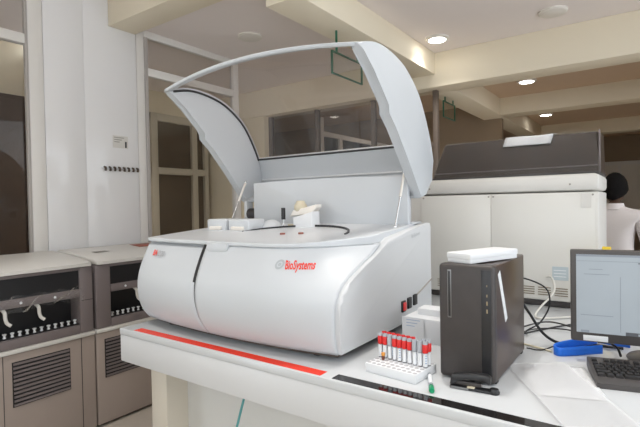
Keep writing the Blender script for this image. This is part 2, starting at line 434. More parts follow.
# crumpled film on the first unit
random.seed(3)
def film_fn(u, v):
    y = -.95+u*1.12; s = v
    x = -2.088+.016*math.sin(u*37+v*3)*s+.008*math.sin(u*83+v*9)
    z = .965-.085*s-.012*math.sin(u*21)*s+.006*math.sin(u*60)
    return (x+.010, y, z)
tag(grid('plastic_film', film_fn, 70, 8, 'film', None, 60), 'crumpled clear plastic film hanging over the grey analyser window bar', 'plastic film')
tag(box('storage_tray', -2.60, -2.42, .80, 1.12, 1.148, 1.163, 'rust', None, r=.004), 'thin rust-brown tray lying on the half-hidden grey analyser', 'tray')
bm = bmesh.new()
tag(box('lid_slot', -2.40, -2.34, .40, .50, 1.148, 1.1495, 'seam', None), 'small grey slot in the top of the half-hidden grey analyser', 'paper')  # thin grey plate standing in for a slot in the lid

# things on the pier: row of hooks and a small notice
hk = thing('hook_rail', 'narrow row of brown hooks screwed to the white pier', 'hook rail', (XL, .655, 1.775))
box('rail', 0, .008, 0, .33, .0, .022, 'label_white', hk, r=.002)
for i in range(8):
    tube('hook', [(.006, .02+i*.041, .018), (.022, .02+i*.041, .014), (.026, .02+i*.041, .0), (.02, .02+i*.041, -.012)], .009, 'wood', hk, n=6)
nt_ = thing('notice', 'small pale paper notice taped above the hook rail', 'notice', (XL, .755, 1.955))
box('sheet', 0, .001, 0, .135, 0, .10, 'ivory', nt_)
for i in range(3): box('text_line', .001, .0015, .012, .10-.02*i, .082-.018*i, .088-.018*i, 'seam', nt_)
box('pen', .001, .010, .108, .118, .005, .055, 'dark', nt_, r=.002)
# dim contents of the room behind the left glazing
cb = thing('wooden_cupboard', 'tall dark wooden cupboard behind the left glazing', 'cupboard', (-4.22, .35, 0))
box('carcass', -.22, .20, -1.3, 1.1, 0, 2.55, 'wood', cb, r=.005)
for y in (-1.28, -.49, .31): box('door', .20, .22, y, y+.77, .05, 2.50, 'wood', cb, r=.006)

# ================================================================== LAB BENCH
bench = thing('lab_bench', 'long white lab bench with red and black front strips', 'bench', (.5, .9, 0))
def BB(n, x0, x1, y0, y1, z0, z1, m, r=0): return box(n, x0-.5, x1-.5, y0-.9, y1-.9, z0, z1, m, bench, r)
BX0, BX1, BY0, BY1 = -1.145, 2.4, -.155, 2.12
BB('worktop', BX0, BX1, BY0, BY1, .868, .90, 'worktop', .006)
BB('apron', BX0+.001, BX1-.001, BY0+.002, BY0+.03, .745, .870, 'apron', .006)
BB('apron', BX0+.001, BX0+.03, BY0+.02, BY1-.02, .745, .870, 'apron', .006)
BB('end_panel', BX0+.04, BX0+.16, -.02, 2.05, 0, .868, 'cream_lam', .004)
BB('front_panel', BX0+.16, 2.3, .10, .13, .09, .868, 'white_lam', .003)
BB('kick_board', BX0+.16, 2.3, .16, .18, 0, .09, 'dark')
BB('end_panel', 2.2, 2.3, -.02, 2.05, 0, .868, 'cream_lam', .004)
def strip(n, x0, x1, m):
    y0, y1 = BY0+.010, BY0+.052
    v = [(x0, y0, .9002), (x1, y0, .9002), (x1+.0, y1, .9002), (x0+.0, y1, .9002)]
    v = [(a-.5, b-.9, c) for a, b, c in v]+[(a-.5, b-.9, c+.0008) for a, b, c in v]
    return raw(n, v, [(0, 1, 2, 3), (4, 5, 6, 7), (0, 1, 5, 4), (1, 2, 6, 5), (2, 3, 7, 6), (3, 0, 4, 7)], m, bench)
strip('red_strip', -1.045, .0, 'red')
strip('black_strip', .045, 2.3, 'black_glass')
tag(tube('hanging_cable', spline([(-.43, -.02, .862), (-.43, -.05, .74), (-.46, -.07, .60), (-.52, -.075, .40), (-.55, -.08, .0055)], 6), .005, 'cable_teal'), 'thin teal cable hanging below the bench apron', 'cable')

# ================================================================== MAIN ANALYSER
Z0 = .90
PROF = [(.925, -.012), (.967, -.045), (1.02, -.066), (1.08, -.074), (1.14, -.070), (1.20, -.052), (1.25, -.030), (1.30, -.004)]
YR = [(.925, -.022), (.95, -.040), (.99, -.048), (1.05, -.050), (1.093, -.045), (1.129, -.031), (1.174, .015), (1.226, .135), (1.262, .235), (1.30, .31)]
GB = [(.925, .055), (1.02, .05), (1.14, .045), (1.24, .028), (1.30, .022)]
XA, XZ = -1.14, 0.0
def yfront(x, z):
    p = smooth_interp(PROF, z); b = smooth_interp(GB, z)
    c = (x+.52)/.62
    y = p-b*max(0, 1-c*c)
    A = smooth_interp(YR, z)-(p-b*max(0, 1-(.52/.62)**2))
    wd = .36
    if x > -wd: y += A*((x+wd)/wd)**2.3
    e = (x-XA)/.05
    if e < 1: y += .030*(1-math.sqrt(max(0, 1-(1-e)**2)))
    return y
SEAM = [(.925, -.618), (.96, -.626), (1.02, -.640), (1.08, -.648), (1.14, -.652), (1.20, -.660), (1.25, -.668), (1.30, -.672)]
def seam(z): return smooth_interp(SEAM, z)
ana = thing('chemistry_analyser', 'white benchtop analyser with raised hinged lid and red maker lettering', 'analyser', (-.57, .35, Z0+.001))
OX, OY, OZ = -.57, .35, Z0
def L(p): return (p[0]-OX, p[1]-OY, p[2]-OZ)
ana_pts = lambda pts: [L(p) for p in pts]
def zs(v): return .932+(1.30-.932)*v
# left door, seam, main front panel
def door_fn(u, v):
    z = zs(v); e = (1-math.cos(u*PI/2)) if u < .15 else None
    x = XA+(seam(z)-.003-.010*max(0, v-.3)/.7-XA)*(u**1.35); z2 = z-.016*v
    return L((x, yfront(x, z), z2))
grid('front_door', door_fn, 30, 30, 'shell', ana, 60, .02, -1)
def panel_fn(u, v):
    z = zs(v); a = seam(z)+.003; x = a+(-.004-a)*u
    return L((x, yfront(x, z), z))
grid('front_panel', panel_fn, 50, 30, 'shell', ana, 60, .02, -1)
def seam_fn(u, v):
    z = zs(v); x = seam(z)-.020+.030*u
    return L((x, yfront(x, z)+.0035, z))
grid('door_gap', seam_fn, 4, 24, 'dark', ana, 60, .004, -1)
# body core: plan outline a little inside the front skin, stacked
def core_fn(n=40):
    v = []; f = []; levels = [.934+.366*i/14 for i in range(15)]
    for z in levels:
        row = []
        for i in range(n+1):
            x = XA+.02+(XZ-.03-XA-.02)*i/n
            row.append(L((x, yfront(x, z)+.028, z)))
        row.append(L((XZ-.03, .74, z))); row.append(L((XA+.02, .74, z)))
        v += row
    m = n+3
    for k in range(len(levels)-1):
        for i in range(m): f.append((k*m+i, k*m+(i+1) % m, (k+1)*m+(i+1) % m, (k+1)*m+i))
    f.append(tuple(range(m))); f.append(tuple((len(levels)-1)*m+i for i in range(m)))
    return v, f
cv, cf = core_fn(); raw('body_core', cv, cf, 'shell_side', ana, 30)
# deck: top plate following the front edge, sloping up slightly to the back
def zdeck(y): return 1.302+.075*max(0, y)
def deck_mesh(n=60):
    v = []; f = []
    for i in range(n+1):
        x = XA-.002+(XZ-.02-XA+.002)*i/n
        yf = yfront(max(x, XA), 1.30)-.009
        for j in range(9):
            y = yf+(.74-yf)*j/8
            v.append(L((x, y, zdeck(y)+.010)))
            v.append(L((x, y, 1.296 if j == 0 else 1.299)))
    m = 18
    for i in range(n):
        for j in range(8):
            a = i*m+2*j; b = (i+1)*m+2*j
            f.append((a, b, b+2, a+2)); f.append((a+1, b+1, b+3, a+3))
        a = i*m; b = (i+1)*m; f.append((a, b, b+1, a+1)); f.append((a+16, b+16, b+17, a+17))
    for i in (0, n):
        for j in range(8):
            a = i*m+2*j; f.append((a, a+2, a+3, a+1))
    return v, f
dv, df = deck_mesh(); dk = raw('deck', dv, df, 'deck', ana, 35)
bv = dk.modifiers.new('soft_edge', 'BEVEL'); bv.width = .004; bv.segments = 2; bv.limit_method = 'ANGLE'
# finger tab beside the door seam
extr('door_tab', [(-.655-OX, 1.278-OZ), (-.645-OX, 1.268-OZ), (-.545-OX, 1.268-OZ), (-.53-OX, 1.278-OZ), (-.53-OX, 1.308-OZ), (-.655-OX, 1.308-OZ)], 'y', -.046-OY, .02-OY, 'deck', ana, r=.006)
# right side panel
side = []
for i in range(22):
    z = .932+(1.30-.932)*i/21
    side.append((smooth_interp(YR, z)+.006-OY, z-OZ))
side += [(.36-OY, 1.317-OZ), (.55-OY, 1.340-OZ), (.74-OY, 1.362-OZ), (.775-OY, 1.362-OZ), (.785-OY, 1.34-OZ), (.785-OY, .95-OZ), (.77-OY, .934-OZ)]
def side_panel(name, x0, x1, pts, m):
    return extr(name, pts, 'x', x0-OX, x1-OX, m, ana, r=.014, seg=4, smooth=50)
sp = side_panel('side_panel', -.030, .014, side, 'shell_side')
lside = [(smooth_interp(PROF, .925+.375*i/14)+.034-OY, .925+.375*i/14-OZ) for i in range(15)]+[(.74-OY, 1.34-OZ), (.785-OY, 1.34-OZ), (.785-OY, .93-OZ)]
side_panel('side_panel', XA-.006, XA+.03, lside, 'shell_side')
box('rear_panel', XA+.02-OX, -.03-OX, .735-OY, .775-OY, .93-OZ, 1.352-OZ, 'shell_side', ana, r=.005)
# feet, and a brown slab for the shadow gap below the body
for x in (-.98, -.62, -.13): lathe('foot', [(.020, 0), (.024, .003), (.024, .03), (.02, .032)], 'dark', ana, L((x, .03, .90)), n=14)
for x in (-.98, -.13): lathe('foot', [(.020, 0), (.024, .003), (.024, .03), (.02, .032)], 'dark', ana, L((x, .65, .90)), n=14)
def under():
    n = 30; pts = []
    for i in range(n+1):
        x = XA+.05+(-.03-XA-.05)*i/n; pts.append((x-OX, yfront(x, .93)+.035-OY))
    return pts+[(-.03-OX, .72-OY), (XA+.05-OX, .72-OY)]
extr('underside_shadow', under(), 'z', .912-OZ, .93-OZ, 'shadow_brown', ana)  # set-back slab coloured as the shadow between body and bench
# upright white panel behind the deck
top = [(-1.01+.975*i/16, 1.588+.010*(1-((i-8)/8)**2)-.006*(i/16)) for i in range(17)]
extr('back_cover', [(x-OX, z-OZ) for x, z in ([(-1.01, 1.30)]+top+[(-.035, 1.30)])], 'y', .625-OY, .65-OY, 'deck', ana, r=.004)
box('rear_ledge', -1.10-OX, -.02-OX, .65-OY, .76-OY, 1.30-OZ, 1.37-OZ, 'shell_side', ana, r=.01)
for x in (-.075, -1.125): box('hinge_bracket', x-.014-OX, x+.014-OX, .67-OY, .73-OY, 1.36-OZ, 1.525-OZ, 'shell_side', ana, r=.012)
tube('hinge_rod', ana_pts([(-1.112, .70, 1.41), (-.95, .70, 1.41)]), .034, 'mauve_dark', ana, 14)
# reagent covers on the deck, left
for x0, x1 in ((-1.045, -.90), (-.885, -.74)):
    c = box('reagent_cover', x0-OX, x1-OX, .30-OY, .42-OY, 1.325-OZ, 1.392-OZ, 'deck', ana, r=.008, seg=3)
    box('handle', x0+.03-OX, x1-.03-OX, .285-OY, .31-OY, 1.336-OZ, 1.355-OZ, 'lamp_off', c, r=.006, seg=3)
    box('cover_base', x0-.01-OX, x1+.01-OX, .27-OY, .44-OY, 1.320-OZ, 1.336-OZ, 'deck', c, r=.005)
# dark rim of the round rotor well
RC = (-.455, .21); RR = .30
arc = []
for i in range(41):
    a = math.radians(12+156*i/40); x = RC[0]+RR*math.cos(a); y = RC[1]+RR*.95*math.sin(a); arc.append((x, y))
v = []; f = []
for i, (x, y) in enumerate(arc):
    h = .011*max(.15, math.sin(PI*min(1, max(0, (i+3)/46)))**.6); zb = zdeck(y)+.009
    for dx, zz in ((1.0, zb), (1.0, zb+h), (1.03, zb+h), (1.03, zb)):
        v.append(L((RC[0]+(x-RC[0])*dx, RC[1]+(y-RC[1])*dx, zz)))
for i in range(40):
    for k in range(4): f.append((i*4+k, i*4+(k+1) % 4, i*4+4+(k+1) % 4, i*4+4+k))
f.append((0, 1, 2, 3)); f.append((160, 161, 162, 163)); raw('rotor_rim', v, f, 'dark', ana, 40)
for x, y in ((-.455, .22), (-.375, .25)): lathe('well_mark', [(.001, 0), (.012, 0), (.012, .008), (.001, .009)], 'rust', ana, L((x, y, zdeck(y)+.009)), n=12)
# pipetting station: dome, probe, clear pump block
dome = lathe('wash_dome', [(.060*math.cos(a*PI/16), .060*math.sin(a*PI/16)) for a in range(8)]+[(.001, .060)], 'shell', ana, L((-.72, .45, 1.325)), n=22)
pb = box('probe_block', -.655-OX, -.60-OX, .50-OY, .56-OY, 1.32-OZ, 1.36-OZ, 'beige', ana, r=.004)
tube('probe', ana_pts([(-.665, .48, 1.33), (-.665, .48, 1.40)]), .003, 'chrome', ana)
tube('probe_sleeve', ana_pts([(-.665, .48, 1.385), (-.665, .48, 1.445)]), .011, 'dark', ana, 10)
extr('pump_block', [(-.595-OX, 1.32-OZ), (-.475-OX, 1.32-OZ), (-.475-OX, 1.425-OZ), (-.595-OX, 1.395-OZ)], 'y', .47-OY, .54-OY, 'white_box', ana, r=.006)
extr('pump_arm', [(-.64-OX, 1.40-OZ), (-.50-OX, 1.415-OZ), (-.47-OX, 1.445-OZ), (-.47-OX, 1.46-OZ), (-.62-OX, 1.43-OZ)], 'y', .50-OY, .55-OY, 'lamp_off', ana, r=.005)
lathe('pump_motor', [(.03, 0), (.034, .008), (.034, .030), (.024, .045), (.02, .055), (.001, .056)], 'beige', ana, L((-.59, .53, 1.425)), n=18)
# gas struts
def strut(a, b, n):
    a, b = Vector(L(a)), Vector(L(b)); m_ = a.lerp(b, .55)
    s = tube(n, [a, m_], .004, 'chrome', ana); tube('strut_cylinder', [m_, b], .0065, 'lamp_off', s)
    for p in (a, b): lathe('ball_joint', [(.001, -.009), (.008, -.006), (.010, 0), (.008, .006), (.001, .009)], 'chrome', s, p, n=10)
strut((-.052, .525, 1.352), (-.045, .615, 1.60), 'gas_strut')
strut((-1.085, .50, 1.345), (-1.085, .64, 1.60), 'gas_strut')
# switches and socket low on the right side, vent line
for y, m in ((.455, 'cap_red'), (.515, 'dark'), (.575, 'dark')):
    z = 1.015+(y-.455)*.07
    q = box('rocker_switch' if m == 'cap_red' else 'socket', .010-OX, .022-OX, y-.018-OY, y+.018-OY, z-.024-OZ, z+.024-OZ, 'dark', ana, r=.003)
    if m == 'cap_red': box('rocker', .020-OX, .027-OX, y-.013-OY, y+.013-OY, z-.018-OZ, z+.018-OZ, m, q, r=.003)
tube('side_groove', ana_pts([(.015, .595, 1.040), (.015, .70, 1.068), (.015, .775, 1.088)]), .004, 'seam', ana, 6)
# lettering on the front, wrapped on the curved skin
def decal(name, me, x0, z0, m, dz=0, parent=ana, off=.0006, sh=0):
    for v in me.vertices:
        x = x0+v.co.x-sh*v.co.y; z = z0+v.co.y+dz*v.co.x
        v.co = Vector(L((x, yfront(x, z)-off-.0012, z)))
    return link(name, me, m, parent)
def decal2(*a, **k): return decal(*a, **k)
decal('maker_lettering', text_mesh('BioSystems', .043, .50, .0010), -.222, 1.222, 'logo_red', sh=.35)
def ring_mesh(r0, r1, n=28):
    me = bpy.data.meshes.new('ring'); v = []; f = []
    for i in range(n):
        a = 2*PI*i/n; v += [(r0*math.cos(a), r0*math.sin(a), 0), (r1*math.cos(a), r1*math.sin(a), 0)]
    for i in range(n): j = (i+1) % n; f.append((2*i, 2*j, 2*j+1, 2*i+1))
    me.from_pydata(v, [], f); return me
decal('maker_emblem', ring_mesh(.010, .017), -.248, 1.238, 'logo_grey')
decal('maker_emblem', ring_mesh(.001, .006), -.248, 1.238, 'logo_grey')
decal('model_lettering', text_mesh('BA', .034, .8, .0012), -1.03, 1.236, 'logo_red')
decal('model_lettering', text_mesh('200', .034, .9), -.985, 1.234, 'grey_line')
me = text_mesh('BioSystems', .022, .9)
for v in me.vertices: v.co = Vector(L((.0152, .55+v.co.x, 1.302+v.co.y+v.co.x*.12)))
link('side_lettering', me, 'logo_grey', ana)

# ------------------------------------------------------------------ raised lid
LP = spline([(.12, 2.055, 0), (.25, 2.088, 0), (.38, 2.085, 0), (.52, 2.050, 0), (.645, 1.972, 0), (.72, 1.885, 0), (.79, 1.765, 0), (.828, 1.66, 0), (.825, 1.60, 0), (.775, 1.525, 0), (.68, 1.480, 0)], 8)
LP = [(p.x, p.y) for p in LP]
cum = [0]
for a, b in zip(LP, LP[1:]): cum.append(cum[-1]+math.hypot(b[0]-a[0], b[1]-a[1]))
def prof(t):
    s = t*cum[-1]
    for i in range(len(LP)-1):
        if s <= cum[i+1] or i == len(LP)-2:
            k = (s-cum[i])/(cum[i+1]-cum[i]); return (LP[i][0]+(LP[i+1][0]-LP[i][0])*k, LP[i][1]+(LP[i+1][1]-LP[i][1])*k)
LX0, LX1 = -1.155, .012
def lid_pt(x, t, inset=0):
    y, z = prof(t)
    c = (x-(LX0+LX1)/2)/((LX1-LX0)/2); bw = .060*(1-c*c)*max(0, 1-t/.62)**1.2
    if inset:
        y2, z2 = prof(min(1, t+.01)); y1, z1 = prof(max(0, t-.01)); d = Vector((y2-y1, z2-z1)).normalized()
        y += d.y*inset; z -= d.x*inset
    return L((x, y-.68*bw, z+.73*bw))
TW0, TW1 = .030, .705
grid('lid_front_rim', lambda u, v: lid_pt(LX0+.02+(LX1-LX0-.04)*u, TW0*v), 40, 4, 'shell', ana, 60, .016, -1)
grid('lid_window', lambda u, v: lid_pt(LX0+.045+(LX1-LX0-.09)*u, TW0+(TW1-TW0)*v, .006), 40, 40, 'lid_pane', ana, 60, 0)
grid('lid_rear_shell', lambda u, v: lid_pt(LX0+.02+(LX1-LX0-.04)*u, TW1-.012+(1-TW1+.012)*v), 24, 20, 'shell', ana, 60, .02, -1)
def lid_side(x0, x1):
    pts = [(p[0]-OY, p[1]-OZ) for p in [prof(i/36) for i in range(37)]]
    rim = [(.67, 1.490), (.54, 1.645), (.42, 1.775), (.365, 1.84), (.345, 1.852), (.32, 1.915), (.24, 1.99), (.155, 2.035)]
    pts += [(y-OY, z-OZ) for y, z in rim]
    return extr('lid_side', pts, 'x', x0-OX, x1-OX, 'shell', ana, r=.014, seg=3, smooth=50)
ls_r = lid_side(LX1-.045, LX1); ls_l = lid_side(LX0, LX0+.045)
gx0, gx1 = LX0+.048, LX1-.048
gk = [lid_pt(gx0, t, .020) for t in [TW0+(TW1-TW0)*i/24 for i in range(25)]]
tube('window_gasket', gk, .006, 'gasket', ana, 8)
tube('window_gasket', [lid_pt(gx1, t, .020) for t in [TW0+(TW1-TW0)*i/24 for i in range(25)]], .006, 'gasket', ana, 8)
tube('window_gasket', [lid_pt(gx0+(gx1-gx0)*i/20, TW1-.006, .020) for i in range(21)], .006, 'gasket', ana, 8)
tube('lid_lip', [lid_pt(gx0+(gx1-gx0)*i/20, TW1+.12, .024) for i in range(21)], .006, 'shell_side', ana, 8)

# ================================================================== SECOND ANALYSER (seen from behind)
far = thing('chemistry_analyser', 'cream rear of a second analyser with dark tinted cover, behind the desktop computer', 'analyser', (.15, 1.65, .9005))
FX, FY, FZ = .15, 1.7, .90
def FB(n, x0, x1, y0, y1, z0, z1, m, r=0, par=None): return box(n, x0-FX, x1-FX, y0-FY, y1-FY, z0-FZ, z1-FZ, m, par or far, r)
FB('base', -.38, .655, 1.362, 1.80, .902, .935, 'mauve_dark', .004)  # dark slab standing in for the shadow gap below the body
for x in (-.30, .58):
    for y in (1.45, 1.75): lathe('foot', [(.02, 0), (.024, .002), (.024, .02), (.02, .022)], 'dark', far, (x-FX, y-FY, 0), n=12)
FB('body', -.40, .675, 1.355, 1.85, .932, 1.50, 'ivory', .008)
FB('top_band', -.405, .678, 1.345, 1.85, 1.505, 1.592, 'ivory', .022)
FB('rear_panel', -.255, .155, 1.348, 1.36, .940, 1.497, 'ivory_panel', .002)
FB('rear_panel', .160, .660, 1.348, 1.36, .940, 1.497, 'ivory_panel', .002)
for x, z in ((-.24, 1.485), (.145, 1.485), (.170, 1.485), (.650, 1.485), (-.2, 1.54), (.55, 1.54)):
    lathe('screw', [(.001, -.001), (.005, 0), (.004, .003), (.001, .0035)], 'seam', far, (x-FX, (1.348 if z < 1.5 else 1.345)-FY, z-FZ), n=8, mtx=Matrix.Rotation(PI/2, 3, 'X'))
for x0 in [.475-.079*i for i in range(9)]:
    for k in range(4): FB('vent_slot', x0, x0+.062, 1.3455, 1.3485, .962+.0125*k, .966+.0125*k, 'vent_brass')
FB('rating_label', .465, .54, 1.3462, 1.3485, 1.045, 1.115, 'label_pale')
for k in range(3): FB('label_line', .472, .53, 1.3455, 1.3463, 1.062+.016*k, 1.066+.016*k, 'label_white')
FB('cover_plate', .598, .644, 1.3462, 1.3485, 1.42, 1.495, 'ivory')
# tinted cover, closed: a sloping hood
hood_v = [(-.205, 1.40, 1.594), (.674, 1.40, 1.594), (.674, 1.82, 1.594), (-.205, 1.82, 1.594), (-.14, 1.45, 1.81), (.670, 1.45, 1.81), (.670, 1.75, 1.83), (-.14, 1.75, 1.83)]
bm = bmesh.new(); hv = [bm.verts.new((a-FX, b-FY, c-FZ)) for a, b, c in hood_v]
for q in ((0, 1, 5, 4), (1, 2, 6, 5), (2, 3, 7, 6), (3, 0, 4, 7), (4, 5, 6, 7), (3, 2, 1, 0)): bm.faces.new([hv[i] for i in q])
bevel(bm, .012, 3); bm_link('tinted_cover', bm, 'tinted', far, 40)
FB('cover_frame', -.23, .676, 1.385, 1.83, 1.588, 1.604, 'mauve_dark', .004)
FB('cover_edge', .669, .677, 1.432, 1.452, 1.60, 1.815, 'mauve', .003)
tube('cover_rib', [(-.19-FX, 1.407-FY, 1.630-FZ), (.668-FX, 1.407-FY, 1.635-FZ)], .003, 'mauve', far, 6)
def wrap_fn(u, v):
    x = -.215+.88*u; y = 1.330+.050*v-.004*math.sin(u*31+v*5); z = 1.60+.215*v+.004*math.sin(u*17)
    return (x+.085*v*(1-u), y, z)
tag(grid('plastic_film', wrap_fn, 50, 10, 'film', None, 60), 'clear film stretched over the dark tinted cover of the second analyser', 'plastic film')
def card_fn(u, v):
    x = .205+.245*u+.02*v; b = .0015*math.sin(u*7)
    if v < .6: return (x, 1.3755+.018*v/.6+b, 1.765+.052*v/.6)
    return (x, 1.3935+.07*(v-.6)/.4, 1.817+.006*(v-.6)/.4+b)
tag(grid('paper_sheet', card_fn, 10, 10, 'paper', None, 60, .002), 'white sheet lying on top of the tinted cover', 'paper')

# ================================================================== DESKTOP COMPUTER
pc = thing('desktop_computer', 'black desktop computer tower with a white box on top', 'computer', (.412, .265, .90))
PX, PY = .412, .265
def PB(n, x0, x1, y0, y1, z0, z1, m, r=0, par=None, seg=2): return box(n, x0-PX, x1-PX, y0-PY, y1-PY, z0, z1, m, par or pc, r, seg)
PB('case', .330, .499, .085, .47, .006, .362, 'pc_side', .006, None, 3)
PB('front_bezel', .328, .500, .058, .10, .004, .366, 'pc_front', .012, None, 4)
PB('front_band', .462, .492, .0565, .062, .012, .352, 'pc_band', .002)
sl = PB('drive_slot', .357, .370, .0565, .062, .195, .348, 'silver', .002)
PB('slot_insert', .3595, .3675, .0560, .060, .200, .343, 'pc_band', .001, sl)
for z, s in ((.305, .003), (.275, .004), (.252, .006), (.228, .006)):
    PB('indicator_mark', .480-s*.3, .480+s*.3, .0555, .058, z-s, z+s, 'led')
for x in (.345, .485):
    for y in (.10, .44): PB('foot', x-.012, x+.012, y-.012, y+.012, 0, .008, 'dark')
lb = [(.115, .345), (.135, .352), (.235, .175), (.215, .165)]
lblv = [(.4995-PX, y-PY, z) for y, z in ((.105, .335), (.128, .345), (.215, .178), (.190, .170))]
raw('side_label', lblv+[(p[0]+.0012, p[1], p[2]) for p in lblv], [(0, 1, 2, 3), (4, 5, 6, 7), (0, 1, 5, 4), (1, 2, 6, 5), (2, 3, 7, 6), (3, 0, 4, 7)], 'paper', pc)
wbx = thing('cardboard_box', 'flat white cardboard box lying on the desktop computer', 'box', (.427, .205, 1.266), math.radians(-20))
box('tray', -.045, .045, -.125, .125, 0, .026, 'white_box', wbx, r=.003)
box('lid', -.047, .047, -.127, .127, .012, .032, 'white_box', wbx, r=.004)

# ================================================================== MONITOR, KEYBOARD
mon = thing('computer_monitor', 'flat grey-black computer monitor showing a pale program window', 'monitor', (.895, .50, .9005), math.radians(9))
box('bezel', -.245, .245, -.022, .012, .073, .388, 'bezel', mon, r=.005)
box('housing', -.20, .20, .010, .05, .10, .38, 'bezel', mon, r=.012)
scn = box('screen', -.228, .228, -.0235, -.020, .105, .373, 'screen', mon)
for (x0, x1, z0, z1, m) in ((-.228, .228, .366, .373, 'screen_line'), (-.226, .226, .350, .3515, 'screen_line'), (-.19, -.15, .322, .324, 'screen_line'), (-.10, -.0985, .115, .30, 'screen_line'),
                            (-.215, -.12, .165, .167, 'screen_line'), (-.05, .02, .345, .348, 'taskbar'), (-.03, .10, .337, .340, 'screen_line'), (-.085, .228, .105, .117, 'taskbar'), (-.215, -.19, .106, .114, 'screen_line'), (-.205, -.13, .305, .307, 'screen_line')):
    box('screen_element', x0, x1, -.0242, -.0236, z0, z1, m, scn)
for x in (-.05, -.03, -.01): box('taskbar_icon', x, x+.008, -.0247, -.0243, .107, .114, 'screen', scn)
box('sticker', -.208, -.135, -.0230, -.0215, .077, .096, 'paper', mon, r=.0008)
box('stand_neck', -.005, .065, .045, .075, .012, .22, 'bezel', mon, r=.006)
lathe('stand_base', [(.095, 0), (.10, .004), (.095, .010), (.05, .016), (.001, .017)], 'bezel', mon, (.03, .09, 0), n=32)
tag(box('folder', .695, .73, 1.20, 1.235, .901, 1.234, 'yellow', None, r=.002), 'yellow folder edge standing behind the monitor', 'folder')

KR = math.radians(14)
kb = thing('keyboard', 'black full-size keyboard in front of the monitor', 'keyboard', (.947, .362, .9005), KR)
kp = [(-.095, 0), (-.095, .016), (.090, .038), (.090, .008), (.06, 0)]
bm_k = extr('base', kp, 'x', -.225, .225, 'bezel', kb, r=.004)
def kz(y): return .016+(y+.095)/.185*.022
kme = {}
def key(x, y, wk):
    if wk not in kme:
        bm = bmesh.new(); h = .0085; a = wk/2-.0012; b = .0083
        lo = [bm.verts.new(p) for p in ((-a, -b, 0), (a, -b, 0), (a, b, 0), (-a, b, 0))]
        hi = [bm.verts.new(p) for p in ((-a+.002, -b+.0015, h), (a-.002, -b+.0015, h), (a-.002, b-.003, h), (-a+.002, b-.003, h))]
        bm.faces.new(hi); bm.faces.new(lo[::-1])
        for i in range(4): bm.faces.new((lo[i], lo[(i+1) % 4], hi[(i+1) % 4], hi[i]))
        me = bpy.data.meshes.new('key'); bmesh.ops.recalc_face_normals(bm, faces=bm.faces); bm.to_mesh(me); bm.free(); me.materials.append(M['key']); kme[wk] = me
    o = bpy.data.objects.new('key', kme[wk]); COL.objects.link(o); o.parent = kb; o.location = (x, y, kz(y)-.001); o.rotation_euler = (math.atan2(.022, .185), 0, 0)
u = .019
rows = [(.062, [(i if i == 0 else i+.5+.5*((i-1)//4), 1) for i in range(0, 1)]+[(1.8+i+.35*(i//4), 1) for i in range(12)]),
        (.034, [(i, 1) for i in range(13)]+[(13, 2)]), (.015, [(0, 1.5)]+[(1.5+i, 1) for i in range(12)]+[(13.5, 1.5)]),
        (-.004, [(0, 1.75)]+[(1.75+i, 1) for i in range(11)]+[(12.75, 2.25)]), (-.023, [(0, 2.25)]+[(2.25+i, 1) for i in range(10)]+[(12.25, 2.75)]),
        (-.042, [(0, 1.25), (1.25, 1.25), (2.5, 1.25), (3.75, 6.25), (10, 1.25), (11.25, 1.25), (12.5, 1.25), (13.75, 1.25)])]
for y, ks in rows:
    for s, wk in ks: key(-.217+(s+wk/2)*u, y, wk*u)
    if y < .05:
        for i in range(3):
            if not (y in (-.004,) or (y == -.023 and i != 1)): key(.088+i*u, y, u)
        for i in range(4): key(.152+i*u, y, u)

# ================================================================== SMALL THINGS ON THE BENCH
# foam rack
RKX, RKY = .205, .028
rk = thing('tube_rack', 'white foam rack holding red-capped blood tubes', 'tube rack', (RKX, RKY, .90), math.radians(-6))
box('block', -.095, .095, -.068, .068, 0, .030, 'foam', rk, r=.003)
hm = bpy.data.meshes.new('socket_hole'); nh = 12
hm.from_pydata([(.0075*math.cos(2*PI*i/nh), .0075*math.sin(2*PI*i/nh), 0) for i in range(nh)]+[(.0065*math.cos(2*PI*i/nh), .0065*math.sin(2*PI*i/nh), .0006) for i in range(nh)], [], [tuple(range(nh, 2*nh))]+[(i, (i+1) % nh, nh+(i+1) % nh, nh+i) for i in range(nh)])
hm.materials.append(M['hole'])
holes = [(-.086+.0191*i, -.056+.0224*j) for j in range(6) for i in range(10)]
for hx, hy in holes:
    o = bpy.data.objects.new('socket_hole', hm); COL.objects.link(o); o.parent = rk; o.location = (hx, hy, .030)
# tubes
def tube_thing(label, loc, capm, topm, seed, group=None, amber=False, h=.083, tilt=(0, 0, 0)):
    t = thing('blood_tube', label, 'test tube', loc, seed*1.3, group); t.rotation_euler = (tilt[0], tilt[1], seed*1.3)
    lathe('barrel', [(.001, 0), (.005, .001), (.0072, .005), (.0072, h-.03), (.001, h-.03)], 'tube_glass', t, n=12)
    lathe('label_sleeve', [(.0074, .004), (.0076, .004), (.0076, h-.038), (.0074, h-.038)], 'label_white', t, n=12)
    for k in range(5): box('barcode_bar', .0068, .0080, -.003, .003, .014+.008*k, .017+.008*k, 'label_blue', t)
    lathe('cap', [(.0074, h-.036), (.0090, h-.035), (.0093, h-.028), (.0093, h-.010), (.0088, h-.008), (.001, h-.008)], capm, t, n=14)
    lathe('cap_top', [(.0086, h-.009), (.0088, h-.004), (.0080, h), (.0055, h), (.005, h-.003), (.001, h-.003)], topm, t, n=14)
    return t
rot = Matrix.Rotation(math.radians(-6), 4, 'Z')
k = 0
layout = [(i, j) for i, j in ((0, 3), (1, 3), (3, 3), (4, 3), (5, 3), (6, 3), (8, 4), (9, 4), (9, 3))]
pale = [(2, 3), (7, 3), (8, 3)]
back = [(1, 4), (0, 4), (3, 4), (4, 4), (2, 4), (5, 4), (6, 4)]
